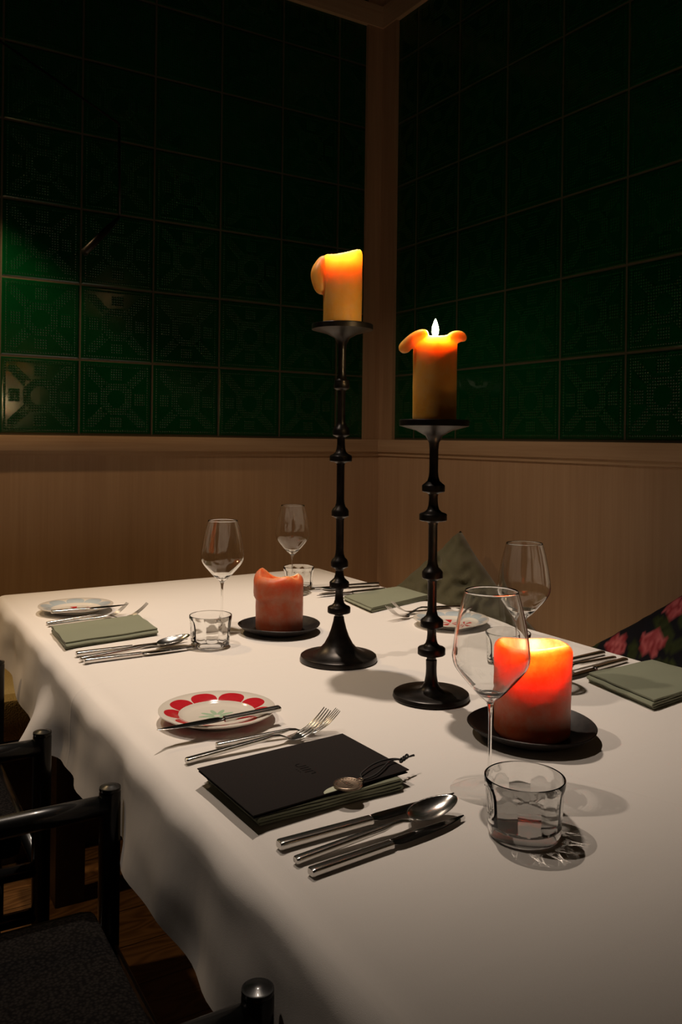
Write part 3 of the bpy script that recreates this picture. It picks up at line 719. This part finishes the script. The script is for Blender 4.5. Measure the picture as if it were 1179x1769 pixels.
# ------------------------------------------------------------------ folded napkins
def napkin(corners, Hn, label, layers=4, th=.0023, seed=0, zt=None):
    """corners px: s0t0, s1t0, s1t1, s0t1 ; folds run along s, the layered profile is across t"""
    q = [P(c[0], c[1], TZ + (Hn * .9 if zt is None else zt)) for c in corners]
    ctr = sum(q, Vector()) / 4; ctr.z = CT
    pts = []
    zs = [th / 2 + .0004 + (Hn - th) * i / (layers - 1) for i in range(layers)]
    for i in range(layers):
        z = zs[i]; ts = [j / 10 for j in range(11)]; off = .012 * ((i * 37 + seed) % 3 - 1) * .5
        if i % 2: ts = ts[::-1]
        for tt in ts: pts.append((.02 + .96 * tt + (off * (1 if tt > .5 else -1) if i < layers - 1 else 0), z + .0004 * math.sin(tt * 9 + seed + i)))
        if i < layers - 1:
            zc = (zs[i] + zs[i + 1]) / 2; rr = (zs[i + 1] - zs[i]) / 2; e = 1 if not i % 2 else 0; sg = 1 if e else -1
            x0 = pts[-1][0]
            for a in (-50, 0, 50):
                pts.append((x0 + sg * .022 * math.cos(math.radians(a)), zc + rr * math.sin(math.radians(a)) * .95))
    n = len(pts); b = nb(); S = 14; wt = (q[3] - q[0]).length
    rows = []
    for si in range(S + 1):
        s = si / S; up, dn = [], []
        for i, (tt, z) in enumerate(pts):
            a = pts[max(i - 1, 0)]; c_ = pts[min(i + 1, n - 1)]
            d = Vector(((c_[0] - a[0]) * wt, c_[1] - a[1])); d.normalize() if d.length > 1e-9 else None
            nn = Vector((-d.y, d.x))
            k_ = noise.noise(Vector((s * 4, tt * 4, seed + z * 60))) * .0011
            for lst, sg in ((up, 1), (dn, -1)):
                t2 = tt + nn.x * sg * th / 2 / wt; z2 = max(.0002, z + nn.y * sg * th / 2 + k_)
                s2 = s + .010 * noise.noise(Vector((tt * 3, z * 900, seed))) * (1 if si in (0, S) else 0)
                p = (q[0] * (1 - s2) + q[1] * s2) * (1 - t2) + (q[3] * (1 - s2) + q[2] * s2) * t2
                lst.append(b.verts.new((p.x - ctr.x, p.y - ctr.y, z2)))
        rows.append((up, dn))
    for (u0, d0), (u1, d1) in zip(rows, rows[1:]):
        bridge(b, u0 + d0[::-1], u1 + d1[::-1])
    for (u0, d0) in (rows[0], rows[-1]):
        for i in range(n - 1): b.faces.new((u0[i], u0[i + 1], d0[i + 1], d0[i]))
    o = obj('folded_napkin', b, M['napkin'], None, loc=ctr, auto=60); tag(o, label, 'napkin', 'folded sage napkins'); return o
napkin([(238, 1062), (275, 1087), (114, 1112), (89, 1081)][::-1] if False else [(114, 1111), (273, 1087), (238, 1062), (89, 1082)], .013, 'folded sage green napkin in the far left place setting', seed=1)
napkin([(354, 1331), (445, 1409), (695, 1347), (592, 1274)], .0125, 'folded sage green napkin lying under the black menu', seed=2, th=.0024)
napkin([(641, 1051), (593, 1030), (690, 1013), (741, 1028)], .011, 'folded sage green napkin between the two candlesticks at the far side', seed=3)
napkin([(1128.5, 1212), (1015.5, 1164), (1129, 1140), (1245, 1172)], .014, 'folded sage green napkin at the right edge of the table', layers=4, seed=4, th=.0026)

# ------------------------------------------------------------------ menu on the napkin
MZ = TZ + .0165
mc = [P(341, 1327, MZ), P(592, 1267, MZ), P(707, 1329, MZ), P(438, 1409, MZ)]      # far-left, far, right, near
mo = sum(mc, Vector()) / 4; mo.z = CT + .0128
menu = empty('menu', mo); tag(menu, 'black card menu with a debossed logo lying on the sage napkin', 'menu')
def quad_prism(b, pts, z0, z1, shrink=0.0):
    c = sum(pts, Vector()) / 4
    pp = [p + (c - p) * shrink for p in pts]
    lo = [b.verts.new((p.x - mo.x, p.y - mo.y, z0)) for p in pp]; hi = [b.verts.new((p.x - mo.x, p.y - mo.y, z1)) for p in pp]
    bridge(b, lo, hi); b.faces.new(lo); b.faces.new(hi)
TOPM = MZ - mo.z
b = nb(); quad_prism(b, mc, TOPM - .0011, TOPM); obj('front_cover', b, M['card'], menu, auto=30)
b = nb(); quad_prism(b, mc, 0.0001, .0009, .012); obj('back_cover', b, M['card'], menu, auto=30)
b = nb(); quad_prism(b, mc, .0010, TOPM - .0012, .035); obj('pages', b, M['card'], menu, auto=30)
def strip(b, pxs, w, z, h):
    pts = [P(x, y, MZ) for x, y in pxs]; pts = [Vector((p.x - mo.x, p.y - mo.y, 0)) for p in pts]
    n = len(pts); L_, R_ = [], []
    for i, p in enumerate(pts):
        d = (pts[min(i + 1, n - 1)] - pts[max(i - 1, 0)]).normalized(); nn = Vector((-d.y, d.x, 0)) * w / 2
        L_.append(p + nn); R_.append(p - nn)
    ring = L_ + R_[::-1]
    lo = [b.verts.new((p.x, p.y, z)) for p in ring]; hi = [b.verts.new((p.x, p.y, z + h)) for p in ring]
    bridge(b, lo, hi); b.faces.new(hi)
zz = lambda x, y: (500 + x / 19.65, 1310 + y / 19.65)
b = nb()
strip(b, [zz(345, 188), zz(240, 212), zz(222, 245), zz(265, 285), zz(320, 298), zz(580, 240)], .0013, TOPM, .00025)
for a_, b_ in (((370, 360), (655, 295)), ((450, 418), (735, 355)), ((530, 478), (815, 410)), ((765, 522), (900, 480))): strip(b, [zz(*a_), zz(*b_)], .0016, TOPM, .00025)
strip(b, [zz(900, 480), zz(845, 450)], .0013, TOPM, .00025)
for a_ in ((250, 380), (312, 422), (375, 465)): strip(b, [zz(a_[0] - 18, a_[1] + 4), zz(a_[0] + 18, a_[1] - 4)], .0011, TOPM, .0002)
o = obj('logo', b, M['deboss'], menu, smooth=False); o['label'] = 'debossed glossy black logo strokes'
# pale thumb notch at the near edge
b = nb(); A_ = P(561, 1372, MZ); B_ = P(628, 1352, MZ); ctr = (A_ + B_) / 2; ex = (B_ - A_) / 2; ey = Vector((-ex.y, ex.x, 0)) * .42
ring = [ctr + ex * math.cos(PI * i / 16) + ey * math.sin(PI * i / 16) for i in range(17)]
lo = [b.verts.new((p.x - mo.x, p.y - mo.y, TOPM)) for p in ring]; hi = [b.verts.new((p.x - mo.x, p.y - mo.y, TOPM + .0003)) for p in ring]
bridge(b, lo, hi); b.faces.new(hi); o = obj('thumb_notch', b, M['paper'], menu, smooth=False); o['label'] = 'pale page showing in the thumb notch'
# coin charm on a cord
cc = P(601.5, 1355, MZ + .002); cc.z = MZ + .0006
charm = empty('coin_charm', cc); tag(charm, 'aged brass coin on a knotted black cord lying on the menu edge', 'bookmark charm')
b = nb(); lathe(b, [(0, 0), (.0154, 0), (.0160, .0005), (.0160, .0020), (.0154, .0025), (.0148, .0022), (0, .0021)], 64); obj('coin', b, M['brass'], charm, auto=50)
b = nb()
for i in range(64):
    a = 2 * PI * i / 64; v0 = [b.verts.new(((.0152 + .0006 * math.cos(t)) * math.cos(a), (.0152 + .0006 * math.cos(t)) * math.sin(a), .0024 + .0005 * math.sin(t))) for t in (0, PI / 2, PI, 3 * PI / 2)]
    if i == 0: first = v0
    else: bridge(b, prev, v0)
    prev = v0
bridge(b, prev, first); obj('coin_rim', b, M['brass2'], charm)
b = nb(); zc = lambda x, y: (565 + x / 15.72, 1330 + y / 15.72)
def cstrip(b, pxs, w):
    pts = [P(x, y, cc.z + .0022) - cc for x, y in pxs]; n = len(pts); L_, R_ = [], []
    for i, p in enumerate(pts):
        d = (pts[min(i + 1, n - 1)] - pts[max(i - 1, 0)]).normalized(); nn = Vector((-d.y, d.x, 0)) * w / 2; L_.append(p + nn); R_.append(p - nn)
    ring = L_ + R_[::-1]; lo = [b.verts.new((p.x, p.y, .0020)) for p in ring]; hi = [b.verts.new((p.x, p.y, .0026)) for p in ring]; bridge(b, lo, hi); b.faces.new(hi)
cstrip(b, [zc(440, 295), zc(405, 312), zc(440, 338), zc(545, 318)], .0007)
for a_, b_ in (((470, 375), (590, 338)), ((510, 405), (635, 362)), ((560, 438), (670, 400)), ((650, 455), (720, 415)), ((720, 415), (680, 400))): cstrip(b, [zc(*a_), zc(*b_)], .0008)
ringd = .0128
for i in range(15):
    a = 2 * PI * i / 24 - .9; p = Vector((ringd * math.cos(a), ringd * math.sin(a), 0)); d = Vector((math.cos(a), math.sin(a), 0)) * .0011; n_ = Vector((-d.y, d.x, 0)).normalized() * .0003
    lo = [b.verts.new(p + s_ + Vector((0, 0, .002))) for s_ in (d + n_, d - n_, -d - n_, -d + n_)]; hi = [b.verts.new(v.co + Vector((0, 0, .0006))) for v in lo]; bridge(b, lo, hi); b.faces.new(hi)
obj('coin_relief', b, M['brass2'], charm, smooth=False)
rr_, tt_ = camdir(cc)
e = P(627, 1346, MZ + .002) - cc; e.z = 0; dE = e.normalized()
b = nb(); tube(b, [dE * (.0185) + (dE * math.cos(a) + dE.cross(Vector((0, 0, 1))) * math.sin(a)) * .0028 + Vector((0, 0, .0018)) for a in [2 * PI * i / 16 for i in range(17)]], .0007, 8, caps=False); obj('loop', b, M['brass2'], charm)
K = lambda x, y, h=.003: P(490 + x / 4.9125, 1290 + y / 4.9125, MZ + h) - cc
b = nb()
tube(b, catmull([K(672, 278, .0012), K(655, 240, .003), K(690, 200, .004), (K(760, 150, .0045)), K(850, 115, .004), K(940, 102, .004), K(1000, 108, .004)], 6), .0010, 8)
tube(b, catmull([K(672, 278, .0012), K(720, 265, .002), K(790, 230, .003), K(850, 175, .004), K(900, 125, .004), K(960, 108, .004), K(1000, 112, .004)], 6), .0010, 8)
tube(b, catmull([K(1000, 108, .004), K(1050, 90, .004), K(1085, 80, .003), K(1112, 74, .003)], 6), .0010, 8)
tube(b, catmull([K(1000, 112, .004), K(1045, 95, .004), K(1080, 78, .004), K(1108, 68, .004)], 6), .0009, 8)
obj('cord', b, M['cord'], charm)
b = nb()
for k_ in range(3):
    cK = K(1002 + 22 * k_, 115 - 16 * k_, .004); ax = (K(1100, 75) - K(990, 112)).normalized(); s1 = ax.cross(Vector((0, 0, 1))).normalized()
    tube(b, [cK + ax * (.0012 * math.sin(a)) + (s1 * math.cos(a) + Vector((0, 0, 1)) * math.sin(a)) * .0019 for a in [2 * PI * i / 14 for i in range(15)]], .0012, 8, caps=False)
obj('knot', b, M['cord'], charm)

# ------------------------------------------------------------------ cushions
def pillow(name, centre, side, thick, normal, rot, mat, label, floorz=None, pinch=.06, attr=None, wrinkle=.004, ratio=1.0, group=None):
    n = Vector(normal).normalized(); up = Vector((0, 0, 1)); ex = up.cross(n).normalized(); ey = n.cross(ex)
    a, c_ = ex * math.cos(rot) + ey * math.sin(rot), -ex * math.sin(rot) + ey * math.cos(rot)
    b = nb(); N = 56; lay_ = b.verts.layers.float_color.new('print') if attr else None
    G = []
    for s_ in (1, -1):
        g = []
        for i in range(N + 1):
            row = []
            for j in range(N + 1):
                u, v = 2 * i / N - 1, 2 * j / N - 1
                edge = (abs(abs(u) - 1) < 1e-6 or abs(abs(v) - 1) < 1e-6)
                if s_ == -1 and edge: row.append(G[0][i][j]); continue
                pu = u * (1 - pinch * (1 - v * v)); pv = v * (1 - pinch * (1 - u * u))
                h = thick / 2 * ((1 - u ** 2) * (1 - v ** 2)) ** .42
                w = wrinkle * noise.noise(Vector((u * 4, v * 4, s_ * 3))) + wrinkle * .8 * noise.noise(Vector((u * 9, v * 5, 2 + s_))) + wrinkle * .7 * (1 - abs(noise.noise(Vector((u * 3 + v * 5, v * 2 - u * 4, 6)))) * 3)
                pu += wrinkle * 1.6 * noise.noise(Vector((u * 2.2, v * 2.2, 9))); pv += wrinkle * 1.6 * noise.noise(Vector((u * 2.2, v * 2.2, 19)))
                p = a * pu * side / 2 + c_ * pv * side / 2 * ratio + n * (s_ * (h + w * (0 if edge else 1)))
                if floorz is not None:
                    z = p.z + centre[2]
                    if z < floorz + .006: p = p + n * (floorz + .006 - z) * .25; p.z = floorz + .006 - centre[2]
                vv = b.verts.new(p)
                if attr: vv[lay_] = (*attr(u, v), 1)
                row.append(vv)
            g.append(row)
        G.append(g)
        for i in range(N):
            for j in range(N):
                q = (g[i][j], g[i + 1][j], g[i + 1][j + 1], g[i][j + 1])
                try: b.faces.new(q if s_ == 1 else q[::-1])
                except ValueError: pass
    o = obj(name, b, mat, None, loc=Vector(centre)); tag(o, label, 'cushion', group); return o
# green cushion leaning in the corner of the bench
ga = PXp(795, 912, -.14)
gn = (Vector((-.80, -.55, .22))).normalized()
pillow('cushion', (ga.x - .045, ga.y - .0, ga.z - .335), .47, .24, gn, PI / 4 - .05, M['green_cushion'], 'olive green fabric cushion behind the shorter candlestick', floorz=BZ, group='cushions on the bench', wrinkle=.02)
# floral cushion
random.seed(11)
roses = [(.42, .30, .30), (.80, .70, .26), (.95, .40, .22), (.30, -.25, .16), (.56, -.30, .14), (-.28, .62, .13), (-.62, .82, .12), (.05, .85, .12), (.1, -.75, .3), (-.5, -.4, .25), (.75, -.75, .26), (-.85, .2, .2), (-.8, -.8, .2)]
leaves = [(random.uniform(-1, 1), random.uniform(-1, 1), random.uniform(.08, .17), random.uniform(0, PI)) for _ in range(70)]
def floral(u, v):
    c = (.006, .006, .010)
    for (a, b_, r, t) in leaves:
        dx, dy = u - a, v - b_; x, y = dx * math.cos(t) + dy * math.sin(t), -dx * math.sin(t) + dy * math.cos(t)
        q = (x / r) ** 2 + (y / (r * .42)) ** 2
        if q < 1: s = .6 + .4 * noise.noise(Vector((u * 20, v * 20, 0))); c = (.045 * s, .060 * s, .016 * s) if (a * 7) % 1 > .15 else (.16 * s, .12 * s, .03 * s)
    for (a, b_, r) in roses:
        d = math.hypot(u - a, v - b_); an = math.atan2(v - b_, u - a)
        rr = r * (1 + .13 * math.sin(5 * an + a * 9) + .08 * noise.noise(Vector((u * 8, v * 8, a))))
        if d < rr:
            k_ = .5 + .5 * math.sin(d / r * 17 + an * 1.0 + 1.5 * noise.noise(Vector((u * 9, v * 9, 5)))); q = d / rr
            lo, hi = Vector((.22, .008, .015)), Vector((.62, .16, .17)); c = tuple(lo.lerp(hi, k_ * (1 - .45 * q) + .1))
    return c
k = NT('rose_print', rough=.8, spec=.2); at = k.n('ShaderNodeAttribute'); at.attribute_name = 'print'; k.col(at.outputs['Color']); k.bump(k.noise(700, 2), .3, .0006); M['floral'] = k.m
fa = PXp(1179, 1052, -.10)
FLO = pillow('cushion', (-.19, fa.y - .175, .55), .54, .17, (-.90, -.10, .42), .72, M['floral'], 'black cushion printed with pink and red roses at the right edge', floorz=BZ, attr=floral, group='cushions on the bench')

# ------------------------------------------------------------------ chairs on the left side
def make_chair():
    t = empty('armchair')
    r = .0135; az = CZ - .443 - r; HW = .226; SZ = .532; D = .50
    for s in (-1, 1):
        y = s * HW
        b = nb(); lathe(b, [(0, 0), (.011, 0), (.0115, .002), (.0135, .30), (r, az - .02), (r, az + .004), (r * .93, az + .0055), (r * 1.0, az + .0075), (r * .98, az + .0085 + .002), (r * .80, az + r * .78), (r * .45, az + r * .96), (0, az + r)], 28)
        obj('front_leg', b, M['lacquer'], t, loc=(0, y, 0), auto=50)
        b = nb(); tube(b, [(-D, y * .96, 0), (-D, y * .96, .45), (-D - .03, y * .95, .72), (-D - .08, y * .94, .95)], [.012, .0135, .0135, .012], 20); obj('back_leg', b, M['lacquer'], t)
        b = nb(); tube(b, [(-.004, y, az - .012), (-.10, y, az - .013), (-.30, y * .985, az - .014), (-D - .02, y * .95, az - .010)], [.0128, .0132, .0135, .0125], 20); obj('arm', b, M['lacquer'], t)
        b = nb(); tube(b, [(0, y, SZ - .07), (-D, y * .96, SZ - .07)], .011, 14); obj('side_rail', b, M['lacquer'], t)
        b = nb(); tube(b, [(0, y, .393), (-D, y * .96, .393)], .011, 14); obj('side_stretcher', b, M['lacquer'], t)
        for i in range(1, 8):
            x = -.05 * i - .01
            if i in (1, 2, 3, 5, 7):
                b = nb(); tube(b, [(x, y * (1 - .04 * -x / D), .393), (x, y * (1 - .04 * -x / D), SZ - .07)], .008, 10); obj('spindle', b, M['lacquer'], t)
    b = nb(); tube(b, [(0, -HW, SZ - .07), (0, HW, SZ - .07)], .011, 14); obj('front_rail', b, M['lacquer'], t)
    for z in (.64, .74, .84, .92):
        x = -D - .03 - max(0, z - .72) * .22 + (-.0); b = nb(); tube(b, [(x, -HW * .95, z), (x - .025, -.1, z), (x - .025, .1, z), (x, HW * .95, z)], .010, 12); obj('back_slat', b, M['lacquer'], t)
    b = nb(); box(b, -D + .015, -.022, -HW + .016, HW - .016, SZ - .058, SZ, .018)
    obj('seat', b, M['seat'], t, auto=70)
    return t
ch = make_chair(); mid = TW(-.031, 1.375); ch.location = (mid.x, mid.y, 0); ch.rotation_euler = (0, 0, TROT)
tag(ch, 'near black lacquered armchair with charcoal seat, front post against the cloth', 'chair', 'black armchairs along the left side of the table')
c_2 = copy_tree(ch); mid = TW(-.067, .674); c_2.location = (mid.x, mid.y, 0); c_2['label'] = 'farther black lacquered armchair at the left edge, behind the near one'

# ------------------------------------------------------------------ swing-arm lamp on the tiled wall
q0, q1, q2, q3 = PYp(-70, 22, -.02), PYp(206, 214, -.16), PYp(207, 374, -.16), PYp(146, 436, -.24)
lamp = empty('wall_lamp', q0); tag(lamp, 'thin dark swing arm lamp reaching across the green tiles at upper left', 'lamp')
b = nb(); tube(b, [Vector((0, 0, 0)), (q1 - q0) * .97, (q1 - q0), q1 - q0 + Vector((0, 0, -.012))], .0035, 10); obj('arm', b, M['bronze'], lamp)
b = nb(); tube(b, [q1 - q0 + Vector((0, 0, -.012)), q2 - q0], .004, 10); obj('rod', b, M['bronze'], lamp)
b = nb(); tube(b, [q2 - q0, (q2 - q0).lerp(q3 - q0, .35), q3 - q0], [.004, .010, .0115], 18); obj('lamp_head', b, M['bronze'], lamp)
b = nb(); lathe(b, [(0, 0), (.03, 0), (.03, .012), (.0, .014)], 24); o = obj('mount', b, M['bronze'], lamp, auto=40); o.rotation_euler = (PI / 2, 0, 0); o.location = (0, .018, 0)

# ------------------------------------------------------------------ small pendant bulbs behind the camera (added to give the glazed tiles something to mirror)
def glint(loc, color, strength, label, r=.018):
    t = empty('added_bulb', loc); tag(t, label, 'lamp', 'small pendant bulbs added behind the camera')
    b = nb(); bmesh.ops.create_uvsphere(b, u_segments=16, v_segments=10, radius=r)
    k = NT('added_bulb_glow'); e = k.n('ShaderNodeEmission'); e.inputs[0].default_value = (*color, 1); e.inputs[1].default_value = strength; k.l(e.outputs[0], k.out.inputs[0])
    obj('added_bulb_globe', b, k.m, t)
    b = nb(); tube(b, [(0, 0, r * .8), (0, 0, H - loc[2])], .0025, 8); obj('cord', b, M['cord'], t)  # cord of the added bulb
def mirror_pos(px, py, wall, dist):
    r = ray(px, py)
    if wall == 'y': s = -CAM.y / r.y; hit = CAM + r * s; d = Vector((r.x, -r.y, r.z))
    else: s = -CAM.x / r.x; hit = CAM + r * s; d = Vector((-r.x, r.y, r.z))
    return hit + d.normalized() * dist
ORG = (1, .55, .22)
for (px, py, wall, dist, col, st, lb) in ((30, 660, 'y', 3.9, ORG, 55, 'warm pendant bulb added lowest behind the camera for tile glints'), (186, 518, 'y', 3.0, ORG, 18, 'warm pendant bulb added higher behind the camera for tile glints'),
                                       (318, 462, 'y', 2.5, (.25, .6, .9), 5, 'cool pendant bulb added behind the camera for tile glints')):
    glint(mirror_pos(px, py, wall, dist), col, st * 2.2, lb, .013)

# ------------------------------------------------------------------ glass throws its own caustics
for o in bpy.data.objects:
    if o.type == 'LIGHT' and o.name.startswith('ceiling'): o.data.cycles.is_caustics_light = True
    if o.type == 'MESH' and o.name.split('.')[0] in ('bowl', 'glass_body'): o.cycles.is_caustics_caster = True
    if o.name in ('tablecloth',): o.cycles.is_caustics_receiver = True

def under(child, parent):
    for o in [x for x in bpy.data.objects if x.name.split('.')[0] == child]: o.parent = bpy.data.objects[parent]
under('coin_rim', 'coin'); under('coin_relief', 'coin'); under('loop', 'coin'); under('logo', 'front_cover')
